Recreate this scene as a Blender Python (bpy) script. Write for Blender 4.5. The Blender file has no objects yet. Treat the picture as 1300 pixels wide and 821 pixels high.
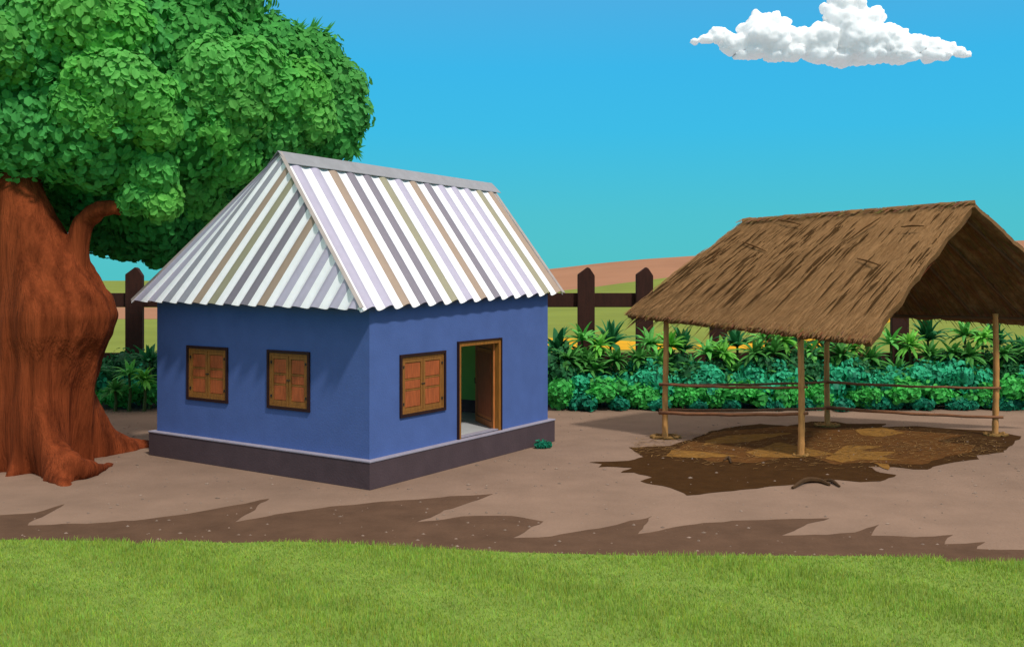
import bpy, math, random
import numpy as np
from mathutils import Vector, Matrix, noise
R = math.radians
random.seed(7); rng = np.random.default_rng(11)
scene = bpy.context.scene
col = scene.collection

# ------------------------------------------------------------------ camera
H, F, Y0, CX = 3.9, 1271.4, 348.0, 650.0      # eye height, focal length (px of 1300), horizon row
cam = bpy.data.cameras.new('camera'); cam.sensor_width = 36; cam.lens = F/1300*36
cam.shift_y = -(410.5-Y0)/1300; cam.clip_end = 5000; cam.clip_start = .1
co = bpy.data.objects.new('camera', cam); col.objects.link(co)
co.location = (0, 0, H); co.rotation_euler = (R(90), 0, 0); scene.camera = co

# ------------------------------------------------------------------ light
SUN_EL, SUN_AZ = 53.0, 33.0        # azimuth: degrees to the right of straight behind the camera
SUN_STR, SKY_STR = 2.75, 0.1
world = bpy.data.worlds.new('World'); scene.world = world; world.use_nodes = True
nt = world.node_tree; nt.nodes.clear()
out = nt.nodes.new('ShaderNodeOutputWorld'); bg = nt.nodes.new('ShaderNodeBackground'); bg.inputs['Strength'].default_value = SKY_STR
sky = nt.nodes.new('ShaderNodeTexSky'); sky.sky_type = 'NISHITA'; sky.sun_disc = False
sky.sun_elevation = R(SUN_EL); sky.sun_rotation = R(180-SUN_AZ); sky.altitude = 0; sky.dust_density = .6
tc = nt.nodes.new('ShaderNodeTexCoord'); sep = nt.nodes.new('ShaderNodeSeparateXYZ')
ramp = nt.nodes.new('ShaderNodeValToRGB'); sc10 = nt.nodes.new('ShaderNodeVectorMath'); sc10.operation = 'SCALE'; sc10.inputs['Scale'].default_value = 10
els = ramp.color_ramp.elements; mapz = nt.nodes.new('ShaderNodeMath'); mapz.operation = 'MULTIPLY_ADD'; mapz.inputs[1].default_value = .9; mapz.inputs[2].default_value = .1
stops = [(0.0, (.065, .54, .57)), (.06, (.058, .53, .64)), (.14, (.036, .505, .80)), (.20, (.036, .475, .83)), (.275, (.072, .425, .78)), (.42, (.62, .62, .66)), (.7, (.92, .86, .82))]
stops = [(0, (.55, .58, .62)), (.08, (.065, .54, .57))]+[(p*.9+.1, c) for p, c in stops]
els[0].position, els[0].color = stops[0][0], (*stops[0][1], 1)
els[1].position, els[1].color = stops[-1][0], (*stops[-1][1], 1)
for p, c in stops[1:-1]:
    e = els.new(p); e.color = (*c, 1)
mix = nt.nodes.new('ShaderNodeMix'); mix.data_type = 'RGBA'; mix.inputs[0].default_value = .04
L = nt.links.new
L(tc.outputs['Generated'], sep.inputs[0]); L(sep.outputs['Z'], mapz.inputs[0]); L(mapz.outputs[0], ramp.inputs[0]); L(ramp.outputs[0], sc10.inputs[0])
L(sc10.outputs[0], mix.inputs[6]); L(sky.outputs[0], mix.inputs[7]); L(mix.outputs[2], bg.inputs['Color']); L(bg.outputs[0], out.inputs[0])
sun = bpy.data.lights.new('sun', 'SUN'); sun.energy = SUN_STR; sun.angle = R(4); sun.color = (1, .965, .90)
so = bpy.data.objects.new('sun', sun); col.objects.link(so)
to_sun = Vector((math.sin(R(SUN_AZ))*math.cos(R(SUN_EL)), -math.cos(R(SUN_AZ))*math.cos(R(SUN_EL)), math.sin(R(SUN_EL))))
so.rotation_euler = to_sun.to_track_quat('Z', 'Y').to_euler()
so.location = to_sun*60
scene.view_settings.view_transform = 'Standard'; scene.view_settings.look = 'None'
scene.view_settings.exposure = 0.0; scene.view_settings.gamma = 1
scene.cycles.max_bounces = 6

# ------------------------------------------------------------------ helpers
def lin(hexs, k=1.0):
    v = [int(hexs[i:i+2], 16)/255 for i in (0, 2, 4)]
    return tuple(min(1, k*(x/12.92 if x <= .04045 else ((x+.055)/1.055)**2.4)) for x in v)
def gnd(px, py, z=0.0):
    d = F*(H-z)/(py-Y0); return Vector(((px-CX)/F*d, d, z))
def at(px, py, d):
    return Vector(((px-CX)/F*d, d, H-(py-Y0)/F*d))
def on_line(px, p, u):      # point of the plan line p + t u seen in column px
    k = (px-CX)/F; t = (k*p[1]-p[0])/(u[0]-k*u[1]); return t
_m = {}
def mat(name, color, rough=.85, var=.15, scale=3.0, bump=.25, bscale=30.0, attr=False, stretch=None, color2=None, thr=None, spec=.3, transl=0, bdist=.02, metal=0):
    if name in _m: return _m[name]
    m = bpy.data.materials.new(name); m.use_nodes = True; t = m.node_tree; N = t.nodes
    b = N['Principled BSDF']; b.inputs['Roughness'].default_value = rough
    b.inputs['Specular IOR Level'].default_value = spec; b.inputs['Metallic'].default_value = metal
    tcn = N.new('ShaderNodeTexCoord'); mp = N.new('ShaderNodeMapping'); t.links.new(tcn.outputs['Object'], mp.inputs[0])
    if stretch: mp.inputs['Scale'].default_value = stretch
    nz = N.new('ShaderNodeTexNoise'); nz.inputs['Scale'].default_value = scale; nz.inputs['Detail'].default_value = 6; nz.inputs['Roughness'].default_value = .6
    t.links.new(mp.outputs[0], nz.inputs['Vector'])
    rp = N.new('ShaderNodeValToRGB'); t.links.new(nz.outputs[0], rp.inputs[0])
    c2 = color2 or tuple(x*(1-var*1.6) for x in color)
    e = rp.color_ramp.elements
    lo, hi = thr or (.3, .68)
    e[0].position = lo; e[0].color = (*c2, 1); e[1].position = hi; e[1].color = (*[min(1, x*(1+var*.6)) for x in color], 1)
    src = rp.outputs[0]
    if attr:
        a = N.new('ShaderNodeAttribute'); a.attribute_name = 'Col'
        mx = N.new('ShaderNodeMix'); mx.data_type = 'RGBA'; mx.blend_type = 'MULTIPLY'; mx.inputs[0].default_value = 1
        t.links.new(src, mx.inputs[6]); t.links.new(a.outputs['Color'], mx.inputs[7]); src = mx.outputs[2]
    t.links.new(src, b.inputs['Base Color'])
    if bump:
        n2 = N.new('ShaderNodeTexNoise'); n2.inputs['Scale'].default_value = bscale; n2.inputs['Detail'].default_value = 8
        t.links.new(mp.outputs[0], n2.inputs['Vector'])
        bp = N.new('ShaderNodeBump'); bp.inputs['Strength'].default_value = bump; bp.inputs['Distance'].default_value = bdist
        t.links.new(n2.outputs[0], bp.inputs['Height']); t.links.new(bp.outputs[0], b.inputs['Normal'])
    if transl:
        tr = N.new('ShaderNodeBsdfTranslucent'); t.links.new(src, tr.inputs[0]); ms = N.new('ShaderNodeMixShader'); ms.inputs[0].default_value = transl
        t.links.new(b.outputs[0], ms.inputs[1]); t.links.new(tr.outputs[0], ms.inputs[2]); t.links.new(ms.outputs[0], N['Material Output'].inputs[0])
    _m[name] = m; return m

def wloc(p):
    v = Vector((0, 0, 0))
    while p is not None: v = v+p.location; p = p.parent
    return v
def mesh(name, V, Fc, mats, parent=None, cols=None, midx=None, smooth=False, local=False):
    me = bpy.data.meshes.new(name)
    V = np.asarray(V, float).reshape(-1, 3)
    if parent is not None and not local: V = V-np.array(wloc(parent))
    me.from_pydata(V.tolist(), [], [tuple(int(i) for i in f) for f in Fc])
    for m in (mats if isinstance(mats, (list, tuple)) else [mats]): me.materials.append(m)
    if midx is not None: me.polygons.foreach_set('material_index', list(midx))
    if cols is not None:     # one colour per face
        at_ = me.color_attributes.new('Col', 'FLOAT_COLOR', 'CORNER')
        ln = np.array([len(f) for f in Fc]); c = np.repeat(np.asarray(cols, float), ln, axis=0)
        at_.data.foreach_set('color', np.c_[c, np.ones(len(c))].ravel())
    if smooth: me.polygons.foreach_set('use_smooth', [True]*len(me.polygons))
    me.update()
    o = bpy.data.objects.new(name, me); col.objects.link(o)
    if parent is not None: o.parent = parent
    return o
def tag(o, label=None, cat=None, group=None, kind=None):
    if label: o['label'] = label
    if cat: o['category'] = cat
    if group: o['group'] = group
    if kind: o['kind'] = kind
    return o
def empty(name, loc, *a, **k):
    o = bpy.data.objects.new(name, None); col.objects.link(o); o.location = loc; o.empty_display_size = .3
    return tag(o, *a, **k)
class MB:
    def __init__(s): s.v = []; s.f = []; s.c = []
    def add(s, V, Fc, c=(1, 1, 1)):
        n = len(s.v); s.v += [tuple(p) for p in V]; s.f += [tuple(i+n for i in f) for f in Fc]; s.c += [c]*len(Fc); return s
    def box(s, o, ax, ay, az, c=(1, 1, 1)):     # corner + three edge vectors
        o, ax, ay, az = map(Vector, (o, ax, ay, az))
        V = [o, o+ax, o+ax+ay, o+ay, o+az, o+ax+az, o+ax+ay+az, o+ay+az]
        return s.add(V, [(0, 3, 2, 1), (4, 5, 6, 7), (0, 1, 5, 4), (1, 2, 6, 5), (2, 3, 7, 6), (3, 0, 4, 7)], c)
    def tube(s, pts, rs, n=8, c=(1, 1, 1), wob=0):
        pts = [Vector(p) for p in pts]; V = []; k = len(pts)
        if not hasattr(rs, '__len__'): rs = [rs]*k
        up = None
        for i, p in enumerate(pts):
            d = (pts[min(i+1, k-1)]-pts[max(i-1, 0)]).normalized()
            if up is None: up = d.orthogonal().normalized()
            up = (up-d*up.dot(d)).normalized(); w = d.cross(up)
            for j in range(n):
                a = 2*math.pi*j/n; r = rs[i]*(1+wob*random.uniform(-1, 1))
                V.append(p+up*math.cos(a)*r+w*math.sin(a)*r)
        Fc = [(i*n+j, i*n+(j+1) % n, (i+1)*n+(j+1) % n, (i+1)*n+j) for i in range(k-1) for j in range(n)]
        Fc += [tuple(range(n-1, -1, -1)), tuple((k-1)*n+j for j in range(n))]
        return s.add(V, Fc, c)
    def build(s, name, m, parent=None, **k): return mesh(name, s.v, s.f, m, parent, cols=s.c, **k)
def smoothpts(pts, n=6):
    P = [np.array(p, float) for p in pts]; P = [2*P[0]-P[1]]+P+[2*P[-1]-P[-2]]; o = []
    for i in range(1, len(P)-2):
        for k in range(n):
            t = k/n; a, b, c, d = P[i-1:i+3]
            o.append(.5*((2*b)+(-a+c)*t+(2*a-5*b+4*c-d)*t*t+(-a+3*b-3*c+d)*t**3))
    o.append(P[-2]); return o
def bake(o, mods):
    """apply modifiers so that the object is a plain mesh"""
    for typ, kw in mods:
        m = o.modifiers.new(typ, typ)
        for k, v in kw.items(): setattr(m, k, v)
    dg = bpy.context.evaluated_depsgraph_get(); me = bpy.data.meshes.new_from_object(o.evaluated_get(dg), depsgraph=dg)
    o.modifiers.clear(); old = o.data; o.data = me; me.name = old.name
    return o
def leafcloud(C, Nn, size, cols, aspect=1.5, tilt=.5, fold=.25):
    """rounded leaves at points C facing Nn"""
    n = len(C); r = rng.normal(size=(n, 3))*tilt; nn = Nn+r; nn /= np.linalg.norm(nn, axis=1)[:, None]
    t = rng.normal(size=(n, 3)); t[:, 2] -= .6; t -= nn*(t*nn).sum(1)[:, None]; t /= np.linalg.norm(t, axis=1)[:, None]; b = np.cross(nn, t)
    s = size*rng.uniform(.65, 1.3, n)[:, None]; w = s/aspect
    shp = [(-.5, 0, 0), (-.22, .42, 1), (.2, .45, 1), (.5, 0, .2), (.2, -.45, 1), (-.22, -.42, 1)]
    V = np.stack([C+t*s*x+b*w*y+nn*s*fold*(z-.6)*.4 for x, y, z in shp], 1)
    Fc = []
    idx = np.arange(n)*6
    Fc = np.concatenate([np.c_[idx, idx+1, idx+2, idx+3], np.c_[idx, idx+3, idx+4, idx+5]])
    return V.reshape(-1, 3), Fc, np.r_[cols, cols]
def ico(sub=2):
    import bmesh
    bm = bmesh.new(); bmesh.ops.create_icosphere(bm, subdivisions=sub, radius=1)
    V = np.array([v.co[:] for v in bm.verts]); Fc = [[v.index for v in f.verts] for f in bm.faces]; bm.free(); return V, Fc
ICO3 = ico(3); ICO2 = ico(2)
def fib(n):
    i = np.arange(n)+.5; ph = np.arccos(1-2*i/n); th = np.pi*(1+5**.5)*i
    return np.c_[np.cos(th)*np.sin(ph), np.sin(th)*np.sin(ph), np.cos(ph)]
ORD = ['first', 'second', 'third', 'fourth', 'fifth', 'sixth', 'seventh', 'eighth', 'ninth', 'tenth', 'eleventh', 'twelfth', 'thirteenth', 'fourteenth', 'fifteenth', 'sixteenth', 'seventeenth', 'eighteenth', 'nineteenth', 'twentieth']+[f'twenty-{x}' for x in ('first', 'second', 'third', 'fourth', 'fifth', 'sixth', 'seventh', 'eighth', 'ninth')]+['thirtieth', 'thirty-first', 'thirty-second']

# ------------------------------------------------------------------ ground
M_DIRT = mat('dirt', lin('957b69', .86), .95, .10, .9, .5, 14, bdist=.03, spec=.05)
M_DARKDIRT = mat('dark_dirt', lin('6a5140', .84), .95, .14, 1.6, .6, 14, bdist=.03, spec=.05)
M_FIELD = mat('field_green', lin('8a9645', .82), .95, .12, .08, .3, 2.0, spec=.03)
M_YEL = mat('ripe_crop', lin('dda62b', .95), .95, .12, .3, .3, 4, spec=.02)
M_SAND = mat('sand_hill', lin('ba8869', .74), .95, .10, .03, .3, 1, spec=.02)
M_GRASSG = mat('grass_soil', lin('76903a'), .95, .18, 2.5, .5, 40)
M_BLADE = mat('grass_blade', lin('96ae48', 1.1), .7, .15, 2.0, 0, attr=True, transl=.25)

def sheet(name, outline, z, m, kind='structure'):
    V = [(p[0], p[1], z) for p in outline]
    o = mesh(name, V, [tuple(range(len(V)))], m); o['kind'] = kind; return o
def triang(o):
    import bmesh
    bm = bmesh.new(); bm.from_mesh(o.data); bmesh.ops.triangulate(bm, faces=bm.faces[:])
    for f in bm.faces:
        f.normal_update()
        if f.normal.z < 0: f.normal_flip()
    bm.to_mesh(o.data); bm.free(); return o
# one big sheet: the field, to the horizon
sheet('ground', [(-700, -60), (700, -60), (700, 600), (-700, 600)], 0, M_FIELD)
yard = [(-60, -5), (60, -5), (60, 33)]
yard += [(x, 32.6+.35*math.sin(x*.9)+.2*math.sin(x*2.3)) for x in np.linspace(59, -59, 80)] + [(-60, 33)]
triang(sheet('yard', yard, .004, M_DIRT))
# beige strip seen left of the house, ripe fields behind the fence
def gp(L_, amp=.05):
    P = [gnd(x, y) for x, y in L_]; o_ = []
    for a, b in zip(P, P[1:]+P[:1]):
        n_ = max(1, min(14, int((b-a).length/.16))) if a.y < 40 else 1; nrm = Vector((-(b-a).y, (b-a).x, 0)).normalized()
        for k in range(n_):
            t = k/n_; q = a.lerp(b, t); o_.append(q+nrm*(noise.noise(q*2.2)*amp*1.6+noise.noise(q*7)*amp*.7)*(1 if k else 0))
    return o_
triang(sheet('sand_strip', gp([(-60, 388), (60, 389), (140, 390), (300, 391), (420, 394), (300, 402), (197, 405), (140, 405), (40, 404), (-60, 403)]), .012, M_SAND))
triang(sheet('crop_field', gp([(560, 430), (690, 429), (740, 430), (800, 433), (880, 438), (950, 434), (1010, 431), (1040, 424), (1075, 408), (1105, 395), (1160, 388), (1200, 390), (1215, 392), (1180, 397), (1150, 402), (1105, 417), (1070, 434), (1040, 443), (900, 443), (700, 445), (560, 443)]), .012, M_YEL))
def hill(name, prof, d0, D, d1, m, amp):
    cs = np.linspace(prof[0][0], prof[-1][0], 90); px, py = zip(*prof)
    ds = np.concatenate([np.linspace(d0, D, 16), np.linspace(D, d1, 8)[1:]]); V = []
    for d in ds:
        t = (d-d0)/(D-d0) if d <= D else 1-(d-D)/(d1-D)*.9
        t = t*t*(3-2*t) if d <= D else t
        for c in cs:
            x = (c-CX)/F*d; top = H+(Y0-np.interp(c, px, py))/F*D
            V.append((x, d, max(-.5, top)*t + amp*noise.noise((x*.03, d*.03, 0))*t-.3*(1-t)))
    n = len(cs); Fc = [(i*n+j, i*n+j+1, (i+1)*n+j+1, (i+1)*n+j) for i in range(len(ds)-1) for j in range(n-1)]
    o = mesh(name, V, Fc, m, smooth=True); o['kind'] = 'structure'; return o
hill('sand_hill', [(500, 356), (600, 350), (690, 342), (760, 334), (820, 329), (880, 325), (1000, 318), (1150, 311), (1300, 306), (1450, 303), (1700, 312), (2000, 352)], 150, 330, 560, M_SAND, .6)
hill('green_hill', [(640, 372), (700, 368), (755, 363), (800, 357), (870, 349), (1000, 338), (1200, 336), (1290, 332), (1500, 334), (1900, 352)], 128, 210, 330, M_FIELD, .3)
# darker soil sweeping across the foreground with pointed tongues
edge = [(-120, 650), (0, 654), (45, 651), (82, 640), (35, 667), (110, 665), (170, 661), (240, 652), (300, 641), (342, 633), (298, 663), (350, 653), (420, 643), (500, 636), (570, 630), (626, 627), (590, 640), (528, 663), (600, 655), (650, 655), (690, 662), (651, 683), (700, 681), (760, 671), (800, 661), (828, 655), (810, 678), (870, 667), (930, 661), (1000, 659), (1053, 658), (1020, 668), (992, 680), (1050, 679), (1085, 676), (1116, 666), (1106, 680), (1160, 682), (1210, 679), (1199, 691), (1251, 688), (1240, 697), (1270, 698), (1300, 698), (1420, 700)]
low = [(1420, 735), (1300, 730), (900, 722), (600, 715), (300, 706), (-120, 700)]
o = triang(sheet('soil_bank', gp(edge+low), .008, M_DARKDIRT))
# foreground grass
gedge = [(-160, 690), (0, 686), (90, 687), (164, 688), (169, 692), (230, 687), (290, 690), (370, 688), (480, 693), (560, 697), (650, 702), (800, 706), (950, 706), (1120, 707), (1199, 710), (1201, 714), (1300, 713), (1500, 713)]
ge = [gnd(x, y) for x, y in gedge]
sheet('grass_bank', [(-30, -40), (30, -40)]+[(30, ge[-1].y)]+[(p.x, p.y) for p in reversed(ge)]+[(-30, ge[0].y)], .014, M_GRASSG); triang(bpy.data.objects['grass_bank'])
gx = [p.x for p in ge]; gy = [p.y for p in ge]
n = 150000
X = rng.uniform(-8, 8, n); Y = 9.2+(rng.uniform(0, 1, n))*6.2
k = (Y < np.interp(X, gx, gy)-.02) & (np.abs(X) < Y*.54+.3); X, Y = X[k], Y[k]; n = len(X)
h = rng.uniform(.03, .075, n)*(1+.4*np.sin(X*1.7+Y*2.1)); a = rng.uniform(0, 6.28, n); lx, ly = rng.normal(0, .022, (2, n)); w = rng.uniform(.0035, .006, n)
V = np.stack([np.c_[X-np.cos(a)*w, Y-np.sin(a)*w, np.full(n, .01)], np.c_[X+np.cos(a)*w, Y+np.sin(a)*w, np.full(n, .01)],
              np.c_[X+lx*.4+np.cos(a)*w*.7, Y+ly*.4+np.sin(a)*w*.7, .014+h*.6], np.c_[X+lx*.4-np.cos(a)*w*.7, Y+ly*.4-np.sin(a)*w*.7, .014+h*.6], np.c_[X+lx, Y+ly, .014+h]], 1).reshape(-1, 3)
i = np.arange(n)*5
Fc = [tuple(q) for q in np.c_[i, i+1, i+2, i+3]]+[tuple(q) for q in np.c_[i+3, i+2, i+4]]
cc = np.c_[rng.uniform(.75, 1.2, n), rng.uniform(.85, 1.15, n), rng.uniform(.6, 1.2, n)]
o = mesh('grass', V, Fc, M_BLADE, cols=np.r_[cc, cc]); tag(o, 'short mown green grass along the front edge of the yard', 'grass', kind='stuff')
# pebbles and clods on the yard
mb = MB()
for _ in range(1500):
    d = random.uniform(13.5, 29); x = random.uniform(-.55, .55)*d; r = random.uniform(.008, .03)*random.uniform(.6, 1.3)
    s = np.array([random.uniform(.8, 1.4), random.uniform(.8, 1.3), random.uniform(.4, .8)])*r
    V = ICO2[0][:]; g = random.uniform(.75, 1.15)
    V8 = np.array([(1, 0, 0), (-1, 0, 0), (0, 1, 0), (0, -1, 0), (0, 0, 1), (0, 0, -1), ])*s*1.0+(x, d, r*.3)
    mb.add(V8, [(0, 2, 4), (2, 1, 4), (1, 3, 4), (3, 0, 4), (2, 0, 5), (1, 2, 5), (3, 1, 5), (0, 3, 5)], (g, g, g))
o = mb.build('pebbles', mat('pebble', lin('8d7869'), .9, .2, 8, .2, attr=True)); tag(o, 'small pebbles and clods scattered over the bare yard', 'pebbles', kind='stuff')

# ------------------------------------------------------------------ house
th = .591; dl = Vector((-math.cos(th), math.sin(th), 0)); dr = Vector((math.sin(th), math.cos(th), 0)); UP = Vector((0, 0, 1))
C0 = Vector((-2.563, 18.066, 0)); LL, WW, HP, E_ = 6.353, 6.399, .528, .123
I0 = C0+dl*E_+dr*E_; Li, Wi = LL-2*E_, WW-2*E_
house = empty('house', C0, 'small blue walled house with a striped corrugated roof and open door', 'house')
M_WALL = mat('blue_plaster', lin('4f66a0', 1.03), .8, .06, 2.2, .25, 35, spec=.2)
M_PL = mat('plinth_plaster', lin('524246', .95), .9, .10, 2.5, .3, 30)
M_LEDGE = mat('ledge_cement', lin('9a93a0'), .85, .08, 4, .2, 30)
M_GREENI = mat('inner_green', lin('9fdc70'), .8, .06, 2, .1)
M_FLOOR = mat('cement_floor', lin('b4b4b4'), .7, .08, 3, .1)
mb = MB()
mb.box(C0, dl*LL, dr*WW, UP*(HP-.035)); p = mb.build('plinth', M_PL, house)
bake(p, [('BEVEL', dict(width=.012, segments=2))])
mb = MB(); mb.box(C0-dl*.012-dr*.012+UP*(HP-.035), dl*(LL+.024), dr*(WW+.024), UP*.035); led = mb.build('plinth_ledge', M_LEDGE, house)
bake(led, [('BEVEL', dict(width=.01, segments=2))])
EZ = 3.34      # top of wall
def wall_pt(px, py, side):
    u = dr if side == 'r' else dl
    t = on_line(px, I0, u); p = I0+u*t; return t, H-(py-Y0)/F*p.y
T = .16
def opening(px0, px1, ys, side):
    a, b = wall_pt(px0, ys[0], side), wall_pt(px1, ys[1], side); c, d = wall_pt(px0, ys[2], side), wall_pt(px1, ys[3], side)
    t0, t1 = sorted((a[0], b[0])); return t0, t1, (c[1]+d[1])/2, (a[1]+b[1])/2
W1 = opening(238, 290, (438.5, 440.5, 506.5, 512), 'l'); W2 = opening(340, 394, (443.5, 446.5, 517, 523.5), 'l')
W3 = opening(507, 565, (451.5, 443.5, 530, 520.5), 'r'); D1 = opening(580, 635.5, (436, 426, 548, 545), 'r')
D1 = (D1[0], D1[1], HP, D1[3])
print('openings', W1, W2, W3, D1)
wv, wf, wi = [], [], []
def wall_side(org, u, length, nrm_in, ops, z0, z1):
    ts = sorted({0.0, length, *[v for o_ in ops for v in o_[:2]]}); zs = sorted({z0, z1, *[v for o_ in ops for v in o_[2:]]})
    def hole(t, z): return any(o_[0] < t < o_[1] and o_[2] < z < o_[3] for o_ in ops)
    def q(pts, mi):
        n_ = len(wv); wv.extend(pts); wf.append((n_, n_+1, n_+2, n_+3)); wi.append(mi)
    for a, b in zip(ts, ts[1:]):
        for c, d in zip(zs, zs[1:]):
            if hole((a+b)/2, (c+d)/2): continue
            P = [org+u*a+UP*c, org+u*b+UP*c, org+u*b+UP*d, org+u*a+UP*d]
            q(P, 0)
            q([x+nrm_in*T for x in P], 1)
    for o_ in ops:
        a, b, c, d = o_; P = [org+u*a+UP*c, org+u*b+UP*c, org+u*b+UP*d, org+u*a+UP*d]
        for k in range(4): q([P[k], P[(k+1) % 4], P[(k+1) % 4]+nrm_in*T, P[k]+nrm_in*T], 0)
wall_side(I0, dr, Wi, dl, [W3, D1], HP, EZ)
wall_side(I0, dl, Li, dr, [W1, W2], HP, EZ)
WB_ADDED = [(.5, 2.8, 1.1, 3.0), (3.3, 5.6, 1.1, 3.0)]  # openings added in the unseen back wall to let daylight into the room
wall_side(I0+dl*Li, dr, Wi, -dl, WB_ADDED, HP, EZ)
wall_side(I0+dr*Wi, dl, Li, -dr, [], HP, EZ)
wv = [p if p.z < EZ-.001 else p+UP*(.15*max(0, min(1, (p-I0).dot(dr)/Wi))) for p in wv]      # wall head follows the rising eave
wall = mesh('wall', wv, wf, [M_WALL, M_GREENI], house, midx=wi)
mb = MB(); ins = I0+dl*T+dr*T
mb.box(ins+UP*(HP+.001), dl*(Li-2*T), dr*(Wi-2*T), UP*.012); mb.build('floor', M_FLOOR, house)
mb = MB()   # skirting round the far inner walls
mb.box(ins+dr*(Wi-2*T-.02)+UP*(HP+.014), dl*(Li-2*T-.02), dr*.018, UP*.30); mb.box(ins+dl*(Li-2*T-.02)+UP*(HP+.014), dr*(Wi-2*T), dl*.018, UP*.30)
mb.build('skirting', mat('skirting_paint', lin('6b545a'), .8), house)
M_DW = mat('dark_wood', lin('2e1414'), .6, .2, 3, .2, stretch=(1, 1, 6)); M_MW = mat('ochre_wood', lin('93602a'), .6, .2, 4, .3, 25, stretch=(6, 6, 1)); M_PW = mat('panel_wood', lin('ae5a30'), .6, .2, 4, .3, 25, stretch=(6, 6, 1))
M_DOORW = mat('door_wood', lin('c8743a'), .55, .2, 4, .3, 25, stretch=(6, 6, 1)); M_DLINE = mat('groove_paint', lin('3a1a10'), .6)
M_IRON = mat('iron', (.05, .045, .045), .5, metal=.6)
def ring(mb, org, u, n_out, t0, t1, z0, z1, w, d0, d1, bottom=True):
    """rectangular frame; d0..d1 measured outwards"""
    o_ = org+n_out*d0; dd = n_out*(d1-d0)
    mb.box(o_+u*t0+UP*z0, u*w, dd, UP*(z1-z0)); mb.box(o_+u*(t1-w)+UP*z0, u*w, dd, UP*(z1-z0))
    mb.box(o_+u*(t0+w)+UP*(z1-w), u*(t1-t0-2*w), dd, UP*w)
    if bottom: mb.box(o_+u*(t0+w)+UP*z0, u*(t1-t0-2*w), dd, UP*w)
def shutter_window(org, u, n_out, op, place):
    t0, t1, z0, z1 = op; base = org+u*(t0+t1)/2+UP*z0
    mb = MB(); ring(mb, org, u, n_out, t0, t1, z0, z1, .055, -.10, .035); f = mb.build('window', M_DW, house); f['label'] = place
    mb = MB(); ring(mb, org, u, n_out, t0+.057, t1-.057, z0+.057, z1-.057, .045, -.09, .012); mb.build('window_frame', M_MW, f)
    mid = (t0+t1)/2; a, b = t0+.105, t1-.105; c, d = z0+.105, z1-.105
    for s0, s1 in ((a, mid-.008), (mid+.008, b)):
        mb = MB(); w = .06
        ring(mb, org, u, n_out, s0, s1, c, d, w, -.05, .004)
        mb.box(org+u*(s0+.001)+UP*(c+.001)-n_out*.05, u*(s1-s0-.002), n_out*.03, UP*(d-c-.002))
        zc = (c+d)/2
        for zz in (zc+.09, zc-.11): mb.box(org+u*(s0+w)+UP*zz-n_out*.02, u*(s1-s0-2*w), n_out*.012, UP*.03)
        st = mb.build('shutter', M_MW, f)
        mb = MB()   # raised field of the shutter
        for e, g in ((zc+.13, d-w-.012), (zc-.072, zc+.082), (c+w+.012, zc-.118)):
            mb.box(org+u*(s0+w+.006)+UP*e-n_out*.0199, u*(s1-s0-2*w-.012), n_out*.012, UP*(g-e))
        q = mesh('shutter_panel', mb.v, mb.f, M_PW, f)
        bake(q, [('BEVEL', dict(width=.004, segments=1))])
    for sx in (a-.012, b-.022):
        for zz in (c+.12, d-.16): mb = MB(); mb.box(org+u*sx+UP*zz+n_out*.004, u*.034, n_out*.016, UP*.05); mb.build('hinge', M_IRON, f)
    mb = MB(); mb.box(org+u*(mid-.05)+UP*((c+d)/2-.01)+n_out*.005, u*.10, n_out*.012, UP*.018); mb.build('latch', M_IRON, f)
    bk = MB(); bk.box(org+u*t0+UP*z0-n_out*.14, u*(t1-t0), n_out*.035, UP*(z1-z0)); bk.build('window_back', M_DW, f)
shutter_window(I0, dl, -dr, W1, 'closed shuttered window nearest the tree'); shutter_window(I0, dl, -dr, W2, 'closed shuttered window nearest the house corner')
shutter_window(I0, dr, -dl, W3, 'closed shuttered window beside the door')
for o_ in WB_ADDED:
    mb = MB(); ring(mb, I0+dl*Li, dr, dl, *o_, .06, -.06, .03); mb.build('window', M_DW, house)  # frames round the added daylight openings, out of view
# doorway
t0, t1, z0, z1 = D1; no = -dl
mb = MB(); ring(mb, I0, dr, no, t0, t1, z0+.002, z1, .03, -.02, .05, False); frm = mb.build('door_frame', M_DW, house)
mb = MB(); ring(mb, I0, dr, no, t0+.032, t1-.032, z0+.002, z1-.032, .075, -.14, .03, False); mb.build('jamb', mat('jamb_wood', lin('9a6326'), .6, .2, 4, .3, 25, stretch=(6, 6, 1)), frm)
hx = I0+dr*(t1-.13)-no*.10; ang = R(127)     # leaf swung into the room
lu = (-dr*math.cos(ang)-no*math.sin(ang)).normalized(); ln_ = lu.cross(UP).normalized()
LWd = (t1-t0)-.24; LH = z1-z0-.14
dw = MB(); dw.box(hx+UP*(z0+.02), lu*LWd, ln_*.04, UP*LH); door = dw.build('door', M_DOORW, house)
for sgn in (0, 1):
    mb = MB(); bo = hx+ln_*(.0402 if sgn else -.0062)
    ring(mb, bo, lu, ln_, .13, LWd-.13, z0+.16, z0+LH-.12, .014, 0, .006); mb.build('door_groove', M_DLINE, door)
    mb = MB(); mb.box(bo+lu*.19+UP*(z0+.24), lu*(LWd-.38), ln_*.006, UP*(LH-.46)); q = mb.build('door_panel', M_PW, door)
mb = MB(); hp_ = hx+lu*(LWd-.07)+UP*(z0+LH*.48)
mb.tube([hp_-ln_*.03, hp_-ln_*.03+lu*.0+UP*.12], .010); mb.tube([hp_, hp_-ln_*.03], .008); mb.build('door_handle', mat('iron', (.05, .05, .05), .5, metal=.8), door)
mb = MB(); mb.box(I0+dr*(t0+.03)+UP*(HP+.014)-no*.15, dr*(t1-t0-.06), no*.16, UP*.02); mb.build('door_sill', M_LEDGE, house)

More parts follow.
